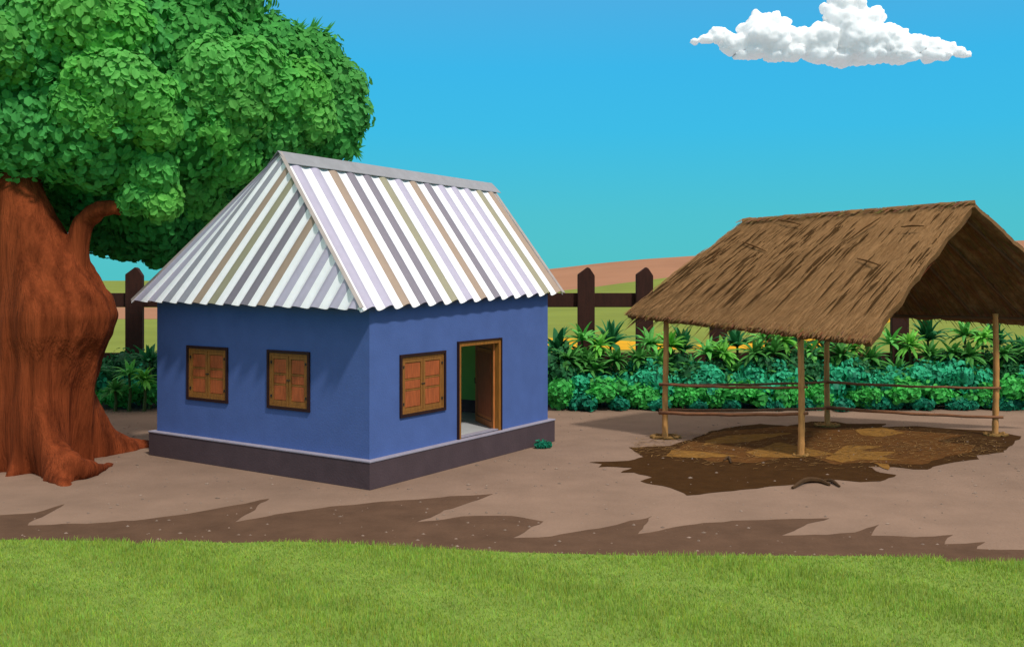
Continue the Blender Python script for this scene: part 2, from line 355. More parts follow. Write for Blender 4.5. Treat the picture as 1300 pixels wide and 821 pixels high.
# roof: four corrugated faces meeting at a ridge
ov, ow = .206, .42
Fe = I0-dl*ov-dr*ow+UP*3.27; De = I0+dl*(Li+ov+.14)-dr*ow+UP*3.33; Re = I0+dr*(Wi+ow)-dl*ov+UP*3.47; Be = I0+dr*(Wi-.5)+dl*(Li+ov)+UP*3.40
Mm = I0+dl*Li/2; Ar = Mm+dr*.70+UP*6.36; Br = Mm+dr*(Wi+2.05)+UP*6.27
roof = empty('roof', tuple(Mm+dr*Wi/2+UP*3.3-C0)); roof.parent = house
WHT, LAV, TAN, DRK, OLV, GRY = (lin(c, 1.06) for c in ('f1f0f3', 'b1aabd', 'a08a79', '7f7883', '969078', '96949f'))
M_TIN = mat('corrugated_tin', (1, 1, 1), .6, .05, 5, .15, 12, attr=True, spec=.4)
def tin(name, P0, P1, T0, T1, tcol, n, down, tfun=lambda s: s, amp=.06, white=.5):
    """P0..P1 eave, T0..T1 top edge; stripes run from eave to top"""
    nm = (P1-P0).cross(T0+T1-P0-P1); nm.normalize()
    if nm.z < 0: nm = -nm
    seg = 12; V, Fc, cols = [], [], []; K = n*seg; NV = 14
    for i in range(K+1):
        s = i/K; ph = 2*math.pi*(s*n); wv_ = -math.cos(ph)*amp
        a = P0.lerp(P1, s); b = T0.lerp(T1, tfun(s)); a = a+(a-b).normalized()*(.03-.03*math.cos(ph))*0
        for j in range(NV+1):
            v = j/NV; V.append(a.lerp(b, v)+nm*wv_*(1-.5*v))
    for i in range(K):
        ph = ((i+.5)/seg) % 1; per = int((i+.5)/seg)
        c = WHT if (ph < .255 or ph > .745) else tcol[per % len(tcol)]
        for j in range(NV):
            q = i*(NV+1)+j; Fc.append((q, q+NV+1, q+NV+2, q+1)); cols.append(c)
    o_ = mesh(name, V, Fc, M_TIN, roof, cols=cols)
    bake(o_, [('SOLIDIFY', dict(thickness=.012, offset=-1))])
    return o_
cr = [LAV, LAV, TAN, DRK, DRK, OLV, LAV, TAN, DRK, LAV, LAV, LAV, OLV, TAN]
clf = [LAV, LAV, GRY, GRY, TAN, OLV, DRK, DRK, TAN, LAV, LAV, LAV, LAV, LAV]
r1 = tin('roof_sheet', Fe, Re, Ar, Br, cr, 14, 0); r1['label'] = 'long striped slope facing the open door side'
r2 = tin('roof_sheet', De, Fe, Ar, Fe, clf, 14, 0, tfun=lambda s: max(0, (s-.2)/.8)**1.2); r2['label'] = 'triangular striped end slope above the two windows'
tin('roof_sheet', De, Be, Ar, Br, cr, 14, 0)
mb = MB()      # far gable
mb.add([I0+dr*(Wi-.02)+UP*EZ, I0+dr*(Wi-.02)+dl*Li+UP*EZ, I0+dr*(Wi-.02)+dl*Li/2+UP*(6.05)], [(0, 1, 2)]); mb.build('gable_wall', M_WALL, house)
M_CAP = mat('ridge_cap_tin', lin('96959a'), .55, .08, 4, .1, spec=.4); M_TRIM = mat('verge_trim', lin('a89d97'), .6, .1, 4, .1)
mb = MB(); n_ = 40       # ridge cap: folded strip
def capstrip(a, b, wl, wr, sl, sr, lift=.035, th_=.012):
    V = []
    for p in (a, b):
        for off in (sl*wl, Vector((0, 0, 0)), sr*wr): V.append(p+off+UP*lift)
        for off in (sl*wl, Vector((0, 0, 0)), sr*wr): V.append(p+off+UP*(lift+th_))
    return V, [(0, 6, 7, 1), (1, 7, 8, 2), (3, 4, 10, 9), (4, 5, 11, 10), (0, 3, 9, 6), (2, 8, 11, 5), (0, 1, 4, 3), (1, 2, 5, 4), (6, 9, 10, 7), (7, 10, 11, 8)]
down_r = (Fe-Mm-UP*0); sr_ = ((Fe.lerp(Re, .45))-(Ar.lerp(Br, .45))); sr_ = (sr_-dr*sr_.dot(dr)).normalized(); sl_ = sr_-dl*2*sr_.dot(dl)
V, Fc = capstrip(Ar-dr*.08, Br+dr*.04, .40, .40, sl_, sr_, .05); mb.add(V, Fc); mb.build('ridge_cap', M_CAP, roof)
mb = MB()
def flat_strip(a, b, w, nm, lift, t=.014):
    d = (b-a).normalized(); s = nm.cross(d).normalized(); mb.box(a-s*w/2+nm*lift, b-a, s*w, nm*t)
nf = (Ar-Fe).cross(De-Fe).normalized(); nf = nf if nf.z > 0 else -nf
nr = (Ar-Fe).cross(Re-Fe).normalized(); nr = nr if nr.z > 0 else -nr
nb = (Br-Re).normalized()
flat_strip(Fe+nr*.0, Ar, .07, (nf+nr).normalized(), .045); mb.build('hip_trim', M_TRIM, roof)
mb = MB(); flat_strip(De+dr*.03, Ar+dr*.03, .10, nf, -.01); mb.build('verge_trim', M_TRIM, roof)
mb = MB(); flat_strip(Re-dr*.03, Br-dr*.03, .09, nr, -.012); mb.build('verge_trim', M_TRIM, roof)

# ------------------------------------------------------------------ thatched shelter
P1 = gnd(845, 556); P2 = gnd(1017, 579); P3 = gnd(1050, 541); P4 = gnd(1264, 553)
shed = empty('thatched_shelter', (P1+P2+P3+P4)/4, 'open shelter with a brown thatched roof on four thin bamboo posts', 'shelter')
M_BAM = mat('bamboo', lin('cc9152'), .6, .18, 5, .3, 30, stretch=(3, 3, .6)); M_RAIL = mat('rail_cane', lin('8a5a3a'), .7, .2, 5, .3)
M_FOOT = mat('post_foot', lin('8f6a38'), .9, .25, 8, .6, 20)
def post(b, top, r=.072):
    mb = MB(); n_ = 12; pts, rs = [], []
    for i in range(n_*3+1):
        t = i/(n_*3); pts.append(b.lerp(top, t)+Vector((.012*math.sin(t*5+b.x), .01*math.cos(t*4), 0))); rs.append(r*(1-.12*t)*(1.1 if i % 4 == 0 else 1))
    mb.tube(pts, rs, 10); return mb.build('post', M_BAM, shed, smooth=True)
tops = [at(845, 400, P1.y), at(1017, 415, P2.y), at(1050, 405, P3.y), at(1264, 398, P4.y)]
for b, t in zip((P1, P2, P3, P4), tops): post(b-UP*.05, Vector((b.x, b.y, t.z)))
for b, s in ((P1, 1.0), (P3, .9), (P4, .8), (P2, .5)):      # trodden ring of earth and straw at each foot
    mb = MB(); k = 14
    mb.tube([b+Vector((math.cos(6.2832*i/k)*.28*s*(1.15 if i % 3 else .95), math.sin(6.2832*i/k)*.22*s, .02+.02*(i % 2))) for i in range(k+1)], [.055*s*random.uniform(.7, 1.2) for _ in range(k+1)], 7, wob=.2)
    for _ in range(14):
        a = random.uniform(0, 6.28); rr = random.uniform(.16, .36)*s; p = b+Vector((math.cos(a)*rr, math.sin(a)*rr*.8, random.uniform(.03, .08)*s)); d = Vector((-math.sin(a), math.cos(a)*.8, random.uniform(-.2, .25)))*.16*s
        mb.tube([p-d, p, p+d], .010, 4)
    mb.build('post_footing', M_FOOT, shed)
def rail(a, b, r=.033, r2=None):
    mb = MB(); n_ = 10; sag = Vector((0, 0, -.03))
    mb.tube([a.lerp(b, i/n_)+sag*math.sin(math.pi*i/n_)*1.0+Vector((0, 0, .008*math.sin(i*2.1))) for i in range(n_+1)], [r*(1-.2*i/n_) for i in range(n_+1)], 8); mb.build('rail', M_RAIL, shed, smooth=True)
def rp_(px, py, P, off): p = at(px, py, P.y); return Vector((p.x, P.y+off, p.z))
rail(rp_(836, 487, P1, -.10), rp_(1024, 491, P2, -.10)); rail(rp_(836, 523, P1, -.10), rp_(1024, 524, P2, -.10), .042)
rail(rp_(838, 489, P1, .11), rp_(1056, 484, P3, -.11)); rail(rp_(838, 521, P1, .11), rp_(1056, 517, P3, -.11), .036)
rail(rp_(1045, 484, P3, -.16), rp_(1268, 492, P4, -.11)); rail(rp_(1045, 516, P3, -.16), rp_(1271, 529, P4, -.11), .042)
# thatch
u1 = (P2-P1).normalized(); n1 = Vector((-.676, -.737, 0)); e0 = P1+n1*.35
u3 = (P4-P3).normalized(); e3 = P3+Vector((.2, .5, 0)); cen = (P1+P2+P3+P4)/4; ur = Vector((.83, -.55, 0)).normalized()
def on(px, py, p, u): q = p+u*on_line(px, p, u); return Vector((q.x, q.y, H-(py-Y0)/F*q.y))
Q1 = on(795, 397, e0, u1); Q2 = on(1104, 432, e0, u1); R1_ = on(943, 281, cen, ur); R2_ = on(1238, 258, cen, ur); Q3 = on(1398, 412, e3, u3); Q4 = on(985, 388, e3, u3)
print('shed', Q1, Q2, R1_, R2_, Q3, Q4)
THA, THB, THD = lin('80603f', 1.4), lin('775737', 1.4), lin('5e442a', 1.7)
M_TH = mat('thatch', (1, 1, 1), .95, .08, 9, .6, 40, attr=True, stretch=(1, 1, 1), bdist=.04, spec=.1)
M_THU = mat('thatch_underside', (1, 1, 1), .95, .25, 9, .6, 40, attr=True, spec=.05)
def thatch(name, A, B, Cc, D, seed, sag_l=0):
    """A,B eave ends; D,Cc ridge ends above them"""
    rr = random.Random(seed); nm = (B-A).cross(D-A).normalized(); nm = nm if nm.z > 0 else -nm
    NU, NVv = 90, 34; th_ = .13
    def pt(u, v):
        p = A.lerp(B, u).lerp(D.lerp(Cc, u), v)
        bulge = math.sin(math.pi*v)*.05
        edge = noise.noise((u*14+seed, v*3, 1))*.05
        down = (A-D).normalized()
        if v < .001: p = p+down*(.06*noise.noise((u*22, seed, 0))+.05*noise.noise((u*70, seed, 3)))
        eu = (.06*noise.noise((v*9, seed, 5))+.03*noise.noise((v*40, seed, 6)))
        if u < .001: p = p+(A-B).normalized()*(eu+.14*math.sin(math.pi*v)*sag_l)
        if u > .999: p = p+(B-A).normalized()*eu
        return p+nm*(bulge+edge*.6)
    V, Fc, cols, mi = [], [], [], []
    for i in range(NU+1):
        for j in range(NVv+1): V.append(pt(i/NU, j/NVv))
    nn = len(V)
    for i in range(NU+1):
        for j in range(NVv+1): V.append(V[i*(NVv+1)+j]-nm*(th_+.05*noise.noise((i*.3, j*.3, seed)))-UP*(.03 if j == 0 else 0))
    for i in range(NU):
        for j in range(NVv):
            q = i*(NVv+1)+j; Fc.append((q, q+NVv+1, q+NVv+2, q+1)); cols.append([THA, THB][rr.random() < .3]); mi.append(0)
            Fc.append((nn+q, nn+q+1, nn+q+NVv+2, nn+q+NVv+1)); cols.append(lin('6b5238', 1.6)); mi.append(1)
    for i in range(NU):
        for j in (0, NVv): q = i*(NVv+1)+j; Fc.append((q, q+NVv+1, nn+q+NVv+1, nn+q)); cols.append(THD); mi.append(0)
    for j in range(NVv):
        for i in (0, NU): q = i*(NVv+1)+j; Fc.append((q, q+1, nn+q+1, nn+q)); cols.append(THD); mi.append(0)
    # straws: long thin strands lying down the slope
    U = (B-A).normalized(); 
    def strand(u, v, ln, w, lift, c, skew=0.0, under=False):
        p = A.lerp(B, u).lerp(D.lerp(Cc, u), v); p = p+nm*(math.sin(math.pi*v)*.05+.02*noise.noise((u*14+seed, v*3, 1)))
        dn = ((A.lerp(B, u))-(D.lerp(Cc, u))).normalized(); dn = (dn+U*skew).normalized(); s = U*w
        if under: p = p-nm*(th_+.035)
        e = p+dn*ln; m_ = p.lerp(e, .5)
        sg = -1 if under else 1
        l1, l2 = nm*lift*sg, nm*(lift+rr.uniform(0, .02))*sg
        k_ = len(V); V.extend([p-s*.3+nm*.005*sg, p+s*.3+nm*.005*sg, m_+s+l1, m_-s+l1, e+l2-UP*.02]); Fc.append((k_, k_+1, k_+2, k_+3)); Fc.append((k_+3, k_+2, k_+4)); cols.extend([c, c]); mi.extend([1, 1] if under else [0, 0])
    for _ in range(5200):
        u, v = rr.random(), rr.random()**.9; L_ = rr.uniform(.2, .6)
        sh = rr.uniform(.84, 1.08); base = THA if rr.random() < .78 else THB
        strand(u, v, min(L_, (v+.04)*3.1), rr.uniform(.006, .016), rr.uniform(.012, .03), tuple(x*sh for x in base), rr.gauss(0, .06))
    for _ in range(150):   # dark long grooves
        u, v = rr.uniform(.02, .98), rr.uniform(.3, 1.0)
        strand(u, v, min(rr.uniform(.5, 1.6), v*2.9), rr.uniform(.012, .036), rr.uniform(.030, .045), lin('4a331a'), rr.gauss(0, .03))
    for _ in range(1100):  # ragged eave fringe
        strand(rr.random(), rr.uniform(0, .05), rr.uniform(.07, .17), rr.uniform(.010, .024), rr.uniform(-.06, .02), tuple(x*rr.uniform(.6, 1.05) for x in THB), rr.gauss(0, .25))
    for _ in range(1500):
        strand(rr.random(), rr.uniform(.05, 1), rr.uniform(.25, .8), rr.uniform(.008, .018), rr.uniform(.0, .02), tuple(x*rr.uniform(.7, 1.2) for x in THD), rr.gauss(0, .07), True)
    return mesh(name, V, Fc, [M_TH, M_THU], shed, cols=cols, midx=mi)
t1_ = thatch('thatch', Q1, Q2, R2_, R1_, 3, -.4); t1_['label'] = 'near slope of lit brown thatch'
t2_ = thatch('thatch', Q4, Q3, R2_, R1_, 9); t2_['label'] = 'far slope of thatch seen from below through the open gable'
mb = MB()      # ridge roll
rpts = [R1_.lerp(R2_, i/30)+UP*(.0+.012*math.sin(i*1.3)) for i in range(31)]
mb.tube(rpts, [.06+.014*math.sin(i*2.2) for i in range(31)], 9, THB, wob=.15)
for _ in range(500):
    t = random.random(); p = R1_.lerp(R2_, t)+UP*.07; s = random.choice((-1, 1)); d = ((Q1-R1_) if s > 0 else (Q4-R1_)).normalized()*random.uniform(.15, .35); w = ur*random.uniform(.006, .014)
    c = tuple(x*random.uniform(.6, 1.1) for x in THA); mb.add([p-w, p+w, p+d+w+UP*.05, p+d-w+UP*.05], [(0, 1, 2, 3)], c)
mb.build('ridge_roll', M_TH, shed)
nt1 = (Q2-Q1).cross(R1_-Q1).normalized(); nt1 = nt1 if nt1.z > 0 else -nt1
def on_plane(px, py):
    d = Vector(((px-CX)/F, 1, -(py-Y0)/F)); o_ = Vector((0, 0, H)); return o_+d*((Q1-o_).dot(nt1)/d.dot(nt1))+nt1*.07
for a, b in (((989, 282), (1018, 288)), ((944, 310), (974, 322)), ((1145, 291), (1174, 290)), ((1089, 331), (1119, 340)), ((1076, 309), (1119, 279)), ((905, 335), (915, 318))):
    mb = MB(); p, q = on_plane(*a), on_plane(*b); mb.tube([p, p.lerp(q, .5)+nt1*.02, q], [.012, .022, .010], 6, lin('5a3d22')); mb.build('stick', M_TH, shed)
M_POLE = mat('roof_pole', lin('5b3d24'), .8, .2, 5, .3)
def pole(a, b, nm_): mb = MB(); mb.tube([a, a.lerp(b, .5), b], [.045, .042, .036], 8); mb.build(nm_, M_POLE, shed)
def lowr(p, k=.24): return p-UP*k
pole(lowr(Vector((*P1.xy, tops[0].z+.06)), 0)+u1*-.6, Vector((*P2.xy, tops[1].z+.06))+u1*.6, 'beam'); pole(Vector((*P3.xy, 2.86))-u3*.8, Vector((*P4.xy, 2.83))+u3*1.2, 'beam')
pole(lowr(R1_)+ur*.15, lowr(R2_)-ur*.2, 'ridge_pole')
for k in range(7):
    t = .06+.88*k/6; pole(lowr(Q1.lerp(Q2, t), .16)+(R1_-Q1)*.06, lowr(R1_.lerp(R2_, t), .22), 'rafter'); pole(lowr(Q4.lerp(Q3, t), .16)+(R1_-Q4)*.06, lowr(R1_.lerp(R2_, t), .22), 'rafter')

# trampled mud and straw under the shelter
MUD, MUD2, MUD3 = mat('mud_dark', lin('4b321a', .8), .95, .15, 3, .7, 14, bdist=.03, spec=.03), mat('mud_mid', lin('6b4624', .85), .95, .15, 4, .6, 14, bdist=.03, spec=.03), mat('straw_litter', lin('8f6631', .95), .95, .2, 6, .6, 25, bdist=.03, spec=.03)
o = [(748, 587), (798, 585), (817, 580), (798, 568), (850, 566), (880, 557), (900, 548), (930, 542), (965, 538), (1000, 541), (1030, 535), (1060, 535), (1075, 538), (1125, 538), (1120, 542), (1163, 541), (1200, 544), (1260, 547), (1297, 554), (1275, 574), (1240, 578), (1243, 583), (1232, 584), (1200, 589), (1178, 596), (1160, 596), (1135, 593), (1100, 592), (1118, 600), (1138, 603), (1118, 611), (1092, 612), (1060, 609), (1030, 613), (1000, 616), (950, 621), (900, 626), (872, 629), (850, 619), (813, 611), (828, 606), (805, 600), (788, 600), (803, 594), (760, 593), (764, 589)]
triang(sheet('mud_patch', gp(o), .010, MUD))
for k, poly in enumerate([[(845, 578), (866, 566), (905, 549), (940, 546), (1005, 541), (1050, 546), (1120, 545), (1180, 549), (1222, 553), (1190, 561), (1238, 566), (1230, 575), (1200, 580), (1170, 590), (1100, 588), (1060, 590), (1020, 576), (960, 588), (900, 586), (880, 580)]]):
    triang(sheet('trodden_earth', gp(poly), .014, MUD2))
for poly in ([(852, 572), (892, 574), (940, 580), (892, 582), (846, 580)], [(895, 560), (930, 553), (1005, 550), (960, 560), (893, 566)], [(946, 575), (990, 562), (1022, 569), (1060, 577), (1010, 582), (968, 581)], [(1085, 546), (1120, 543), (1150, 550), (1120, 555), (1095, 553)], [(1048, 583), (1075, 566), (1120, 567), (1092, 573), (1138, 574), (1120, 580), (1140, 585), (1090, 584), (1070, 588)], [(1108, 588), (1128, 590), (1128, 597)]):
    triang(sheet('straw_litter', gp(poly), .018, MUD3))
mb = MB()
for _ in range(2600):
    px, py = random.uniform(800, 1270), random.gauss(566, 13)
    if not 543 < py < 600 or abs(px-1030)/235+abs(py-568)/40 > 1.2: continue
    p = gnd(px, py); a = random.gauss(.2, .7); L_ = random.uniform(.06, .22); d = Vector((math.cos(a), math.sin(a), 0))*L_; w = Vector((-d.y, d.x, 0)).normalized()*.007; z = Vector((0, 0, random.uniform(.02, .035)))
    c = random.choice([lin('94703c'), lin('7a5529'), lin('5a3d1e'), lin('a57c45')]); mb.add([p-w+z, p+w+z, p+d+w*.5+z+UP*.006, p+d-w*.5+z+UP*.006], [(0, 1, 2, 3)], c)
o = mb.build('loose_straw', mat('loose_straw', (1, 1, 1), .9, .1, 5, 0, attr=True)); tag(o, 'loose straw trodden into the mud under the thatched shelter', 'straw', kind='stuff')
M_TWIG = mat('twig_bark', lin('4a3218'), .9, .2, 6, .4)
def twig(pts, r, label):
    P = [gnd(x, y) + UP*z for x, y, z in pts]; mb = MB(); mb.tube(smoothpts(P, 4), [r*(.35+.65*math.sin(math.pi*(.08+.84*i/(4*(len(P)-1))))) for i in range(4*(len(P)-1)+1)], 6); tag(mb.build('fallen_twig', M_TWIG), label, 'twig')
twig([(1006, 621, .03), (1022, 614, .07), (1040, 613, .05), (1053, 617, .03)], .05, 'thick dark curved twig lying on bare earth in front of the mud patch')
twig([(1041, 612, .03), (1055, 613, .05), (1066, 619, .03)], .035, 'short dark twig lying just right of the thick curved twig')
twig([(919, 586, .03), (925, 583, .05), (928, 589, .03)], .03, 'tiny pale curled twig on the mud under the shelter')

# ------------------------------------------------------------------ fence
FD = 31.5; M_FE = mat('fence_wood', lin('3a1d14'), .85, .2, 3, .4, 20, stretch=(4, 4, .7))
fence = empty('fence', (0, FD, 0), 'dark brown wooden post and rail fence running behind the hedge', 'fence')
def fx(px): return (px-CX)/F*FD
for px in (-130, -40, 40, 97, 171, 245, 319, 393, 467, 541, 615, 680, 744, 818, 912, 986, 1060, 1142, 1420, 1510):
    mb = MB(); x0, x1 = fx(px-10.8), fx(px+10.8); w = x1-x0; z1, za = H+(Y0-349)/F*FD, H+(Y0-339)/F*FD
    pr = [(x0, -.05), (x1, -.05), (x1, z1-.02), (x0+w*.72, za-.04), (x0+w*.58, za), (x0, z1+.02)]; k = len(pr); V = [(x, FD-.10, z) for x, z in pr]+[(x, FD+.10, z) for x, z in pr]
    mb.add(V, [tuple(range(k)), tuple(range(2*k-1, k-1, -1))]+[(i, i+k, (i+1) % k+k, (i+1) % k) for i in range(k)])
    o = mb.build('post', M_FE, fence); bake(o, [('BEVEL', dict(width=.015, segments=1))])
for y0_, y1_ in ((372, 390), (448, 467), (497, 508)):
    za, zb = H-(y1_-Y0)/F*FD, H-(y0_-Y0)/F*FD
    mb = MB(); mb.box((-22, FD+.103, za), (44, 0, 0), (0, .07, 0), (0, 0, zb-za)); o = mb.build('rail', M_FE, fence); bake(o, [('BEVEL', dict(width=.012, segments=1))])

# ------------------------------------------------------------------ planting along the fence
def fm(name, h, tr=.28): return mat(name, lin(h, 1.55), .6, .18, 6, 0, attr=True, transl=tr, spec=.25)
PAL = {'lime': fm('leaf_lime', '61a63e'), 'pale': fm('leaf_pale', '58a04c'), 'olive': fm('leaf_olive', '438039'), 'dark': fm('leaf_darkgreen', '24653a'),
       'teal': fm('leaf_teal', '2f9a76'), 'green': fm('leaf_fresh', '43a54e'), 'deep': fm('leaf_deep', '29653c'), 'spruce': fm('leaf_bluegreen', '1a7a60')}
M_STEM = mat('stem', lin('4d5a2c'), .8)
def fan_mesh(kind, seed):
    rr = random.Random(seed); V, Fc, cols = [], [], []
    nb_ = {'lime': 34, 'pale': 26, 'olive': 32, 'dark': 24}[kind]; zc = 0.0
    for b in range(nb_):
        az = 6.2832*b*.381966+rr.uniform(-.2, .2)
        el = {'lime': rr.uniform(-.5, 1.2), 'pale': rr.uniform(.0, 1.25), 'olive': rr.uniform(-.4, 1.2), 'dark': rr.uniform(.3, 1.45)}[kind]
        L_ = {'lime': .62, 'pale': .72, 'olive': .62, 'dark': .85}[kind]*rr.uniform(.8, 1.15); wd = L_*rr.uniform(.11, .15)
        d = Vector((math.cos(az)*math.cos(el), math.sin(az)*math.cos(el), math.sin(el))); side = Vector((-math.sin(az), math.cos(az), 0))
        p = Vector((0, 0, zc)); K = 7; droop = rr.uniform(.10, .24)*(1.2 if kind in ('pale', 'dark') else 1); sh = rr.uniform(.72, 1.2); base = len(V)
        for i in range(K+1):
            t = i/K; w = wd*math.sin(math.pi*min(1, .12+t*.88))**.7*(1-t*.35) if i < K else 0.002
            nrm = side.cross(d).normalized()
            V += [p-side*w, p-nrm*w*.35, p+side*w]
            p = p+d*(L_/K); d = (d-UP*droop*(.5+t)).normalized()
        for i in range(K):
            a = base+3*i; Fc += [(a, a+3, a+4, a+1), (a+1, a+4, a+5, a+2)]; cols += [(sh, sh, sh*.95)]*2
    me = bpy.data.meshes.new('fronds'); me.from_pydata([tuple(v) for v in V], [], Fc); me.materials.append(PAL[kind])
    a_ = me.color_attributes.new('Col', 'FLOAT_COLOR', 'CORNER'); a_.data.foreach_set('color', np.repeat(np.c_[np.array(cols), np.ones(len(cols))], 4, axis=0).ravel())
    return me
FAN = {k: [fan_mesh(k, s*13+i) for s in range(3)] for i, k in enumerate(('lime', 'pale', 'olive', 'dark'))}
def fan_plant(kind, px, py, d, label, sc=1.0):
    c = at(px, py, d); r = empty('fan_palm', (c.x, c.y, 0), label, 'palm plant', 'fan leaved plants along the fence')
    f = bpy.data.objects.new('fronds', random.choice(FAN[kind])); col.objects.link(f); f.parent = r; f.location = (0, 0, c.z); f.scale = (sc*.92,)*3; f.rotation_euler = (random.uniform(-.1, .15), random.uniform(-.12, .12), random.uniform(0, 6.28))
    mb = MB(); mb.tube([(c.x, c.y, 0), (c.x+.03, c.y, c.z*.5), (c.x, c.y, c.z)], [.06, .045, .035], 6); mb.build('stem', M_STEM, r)
right = [('pale', 739, 432), ('lime', 761, 440), ('dark', 775, 440), ('olive', 722, 457), ('olive', 743, 462), ('olive', 782, 458), ('olive', 811, 457), ('pale', 825, 438), ('lime', 850, 440), ('dark', 707, 448), ('dark', 865, 445),
         ('olive', 833, 463), ('pale', 898, 450), ('lime', 919, 449), ('olive', 958, 449), ('olive', 980, 449), ('lime', 996, 433), ('pale', 972, 432), ('dark', 936, 440), ('dark', 1010, 447), ('olive', 1069, 452), ('lime', 1083, 443), ('dark', 1048, 447), ('pale', 1031, 452),
         ('pale', 1131, 437), ('lime', 1155, 438), ('dark', 1178, 433), ('olive', 1180, 453), ('olive', 1209, 450), ('olive', 1231, 453), ('pale', 1225, 427), ('lime', 1247, 429), ('dark', 1266, 438), ('olive', 1274, 450), ('dark', 1293, 450), ('olive', 1308, 447), ('olive', 1106, 457)]
right += [('olive', x, 474) for x in (716, 756, 800, 842, 880, 930, 968, 1012, 1056, 1094, 1140, 1190, 1228, 1268)]
right.sort(key=lambda t: t[1])
cnt = {}
LOOK = {'lime': 'bright lime fan leaved plant', 'pale': 'pale green fan leaved plant', 'olive': 'dull olive green fan leaved plant', 'dark': 'tall dark green spiky plant'}
for kind, px, py in right:
    i = cnt.get(kind, 0); cnt[kind] = i+1
    dd = {'lime': 30.2, 'pale': 30.35, 'olive': 29.8, 'dark': 30.75}[kind]+random.uniform(-.1, .1)
    fan_plant(kind, px, py, dd, f'{LOOK[kind]}, {ORD[i]} of its colour right of the blue house', random.uniform(1.0, 1.18))
for kind, px, py, lab in (('pale', 164, 476, 'pale green fan leaved plant between the big tree and the blue house'), ('lime', 183, 482, 'bright lime fan leaved plant touching the left side of the blue house'),
                          ('dark', 120, 474, 'dark green spiky plant just right of the big tree trunk'), ('dark', 190, 460, 'dark green spiky plant behind the lime one beside the blue house'), ('olive', 146, 496, 'small olive fan leaved plant low between the tree and the blue house')):
    fan_plant(kind, px, py, 28.5 if kind != 'dark' else 29.0, lab, .85)

def bush_mesh(kind, seed, rx, rz, nleaf, size):
    rg = np.random.default_rng(seed); lobes = []
    for i in range(9):
        a = 6.28*i/9+rg.uniform(-.5, .5); rr_ = rx*rg.uniform(.25, .95); lobes.append((math.cos(a)*rr_, math.sin(a)*rr_*.8, rz*rg.uniform(.35, .72), rx*rg.uniform(.26, .5)))
    lobes.append((0, 0, rz*.7, rx*.5))
    Vs, Fs, Cs, off = [], [], [], 0
    for (x, y, z, r) in lobes:
        V = ICO2[0]*r*.84*(1+.12*rg.normal(size=(len(ICO2[0]), 1)))*(1, 1, .95)+(x, y, z); V[:, 2] = np.maximum(V[:, 2], .0)
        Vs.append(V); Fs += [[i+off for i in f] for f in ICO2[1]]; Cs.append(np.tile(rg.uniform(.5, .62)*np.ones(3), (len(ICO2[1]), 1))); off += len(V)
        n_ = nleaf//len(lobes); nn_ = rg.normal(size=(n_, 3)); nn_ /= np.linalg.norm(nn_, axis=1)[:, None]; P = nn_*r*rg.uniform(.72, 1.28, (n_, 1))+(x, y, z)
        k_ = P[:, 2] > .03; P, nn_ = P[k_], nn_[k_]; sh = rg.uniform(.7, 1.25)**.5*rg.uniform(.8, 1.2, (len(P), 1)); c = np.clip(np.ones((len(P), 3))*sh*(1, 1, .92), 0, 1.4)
        V, Fq, cc_ = leafcloud(P, nn_, size, c, 1.35, .45); Vs.append(V); Fs += (Fq+off).tolist(); Cs.append(cc_); off += len(V)
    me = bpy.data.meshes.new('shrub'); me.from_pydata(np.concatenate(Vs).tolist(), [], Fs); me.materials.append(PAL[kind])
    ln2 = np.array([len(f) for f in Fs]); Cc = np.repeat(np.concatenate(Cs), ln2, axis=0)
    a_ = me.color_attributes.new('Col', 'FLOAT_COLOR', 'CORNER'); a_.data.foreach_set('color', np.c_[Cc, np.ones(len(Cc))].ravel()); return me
BUSH = {'deep': [bush_mesh('deep', s, .95, 1.45, 2600, .13) for s in (1, 2)], 'teal': [bush_mesh('teal', s, .66, 1.12, 1500, .14) for s in (3, 4)],
        'green': [bush_mesh('green', s, .5, .66, 900, .13) for s in (5, 6)], 'spruce': [bush_mesh('spruce', s, .36, .30, 420, .12) for s in (7, 8)]}
BL = {'deep': ('dense dark green back shrub', 'dark_shrub'), 'teal': ('rounded blue green hedge bush', 'teal_bush'), 'green': ('low fresh green front bush', 'green_bush'), 'spruce': ('little bluish tuft at hedge foot', 'foot_shrub')}
BN = {'deep': 'dark_shrub', 'teal': 'round_bush', 'green': 'low_bush', 'spruce': 'shrub_tuft'}
def bushes(kind, xs, d, side, sc=1.0):
    for i, px in enumerate(xs):
        dd = d+random.uniform(-.08, .08); o = bpy.data.objects.new(BN[kind], random.choice(BUSH[kind])); col.objects.link(o); o.location = ((px-CX)/F*dd, dd, 0)
        s = sc*random.uniform(.82, 1.2); o.scale = (s*random.uniform(.9, 1.25), s, s*random.uniform(.85, 1.15)); o.rotation_euler.z = random.uniform(0, 6.28)
        tag(o, f'{BL[kind][0]}, {ORD[i]} of its kind {side}', 'bush', {'deep': 'dark shrubs in the hedge', 'teal': 'blue green bushes in the hedge', 'green': 'fresh green bushes in the hedge', 'spruce': 'tufts at the foot of the hedge'}[kind])
bushes('deep', [712, 762, 812, 862, 912, 965, 1015, 1065, 1118, 1168, 1220, 1270, 1318], 30.35, 'right of the blue house')
bushes('deep', [118, 160, 202], 30.35, 'between big tree and house')
bushes('teal', [705, 735, 765, 795, 828, 858, 890, 922, 952, 988, 1018, 1050, 1078, 1105, 1138, 1174, 1206, 1238, 1268, 1298], 29.7, 'right of the blue house'); bushes('teal', [128, 178], 29.7, 'between big tree and house')
bushes('green', [712, 764, 812, 866, 909, 948, 999, 1043, 1098, 1143, 1193, 1250, 1294], 29.1, 'right of the blue house', 1.15); bushes('green', [150, 192], 29.1, 'between big tree and house')
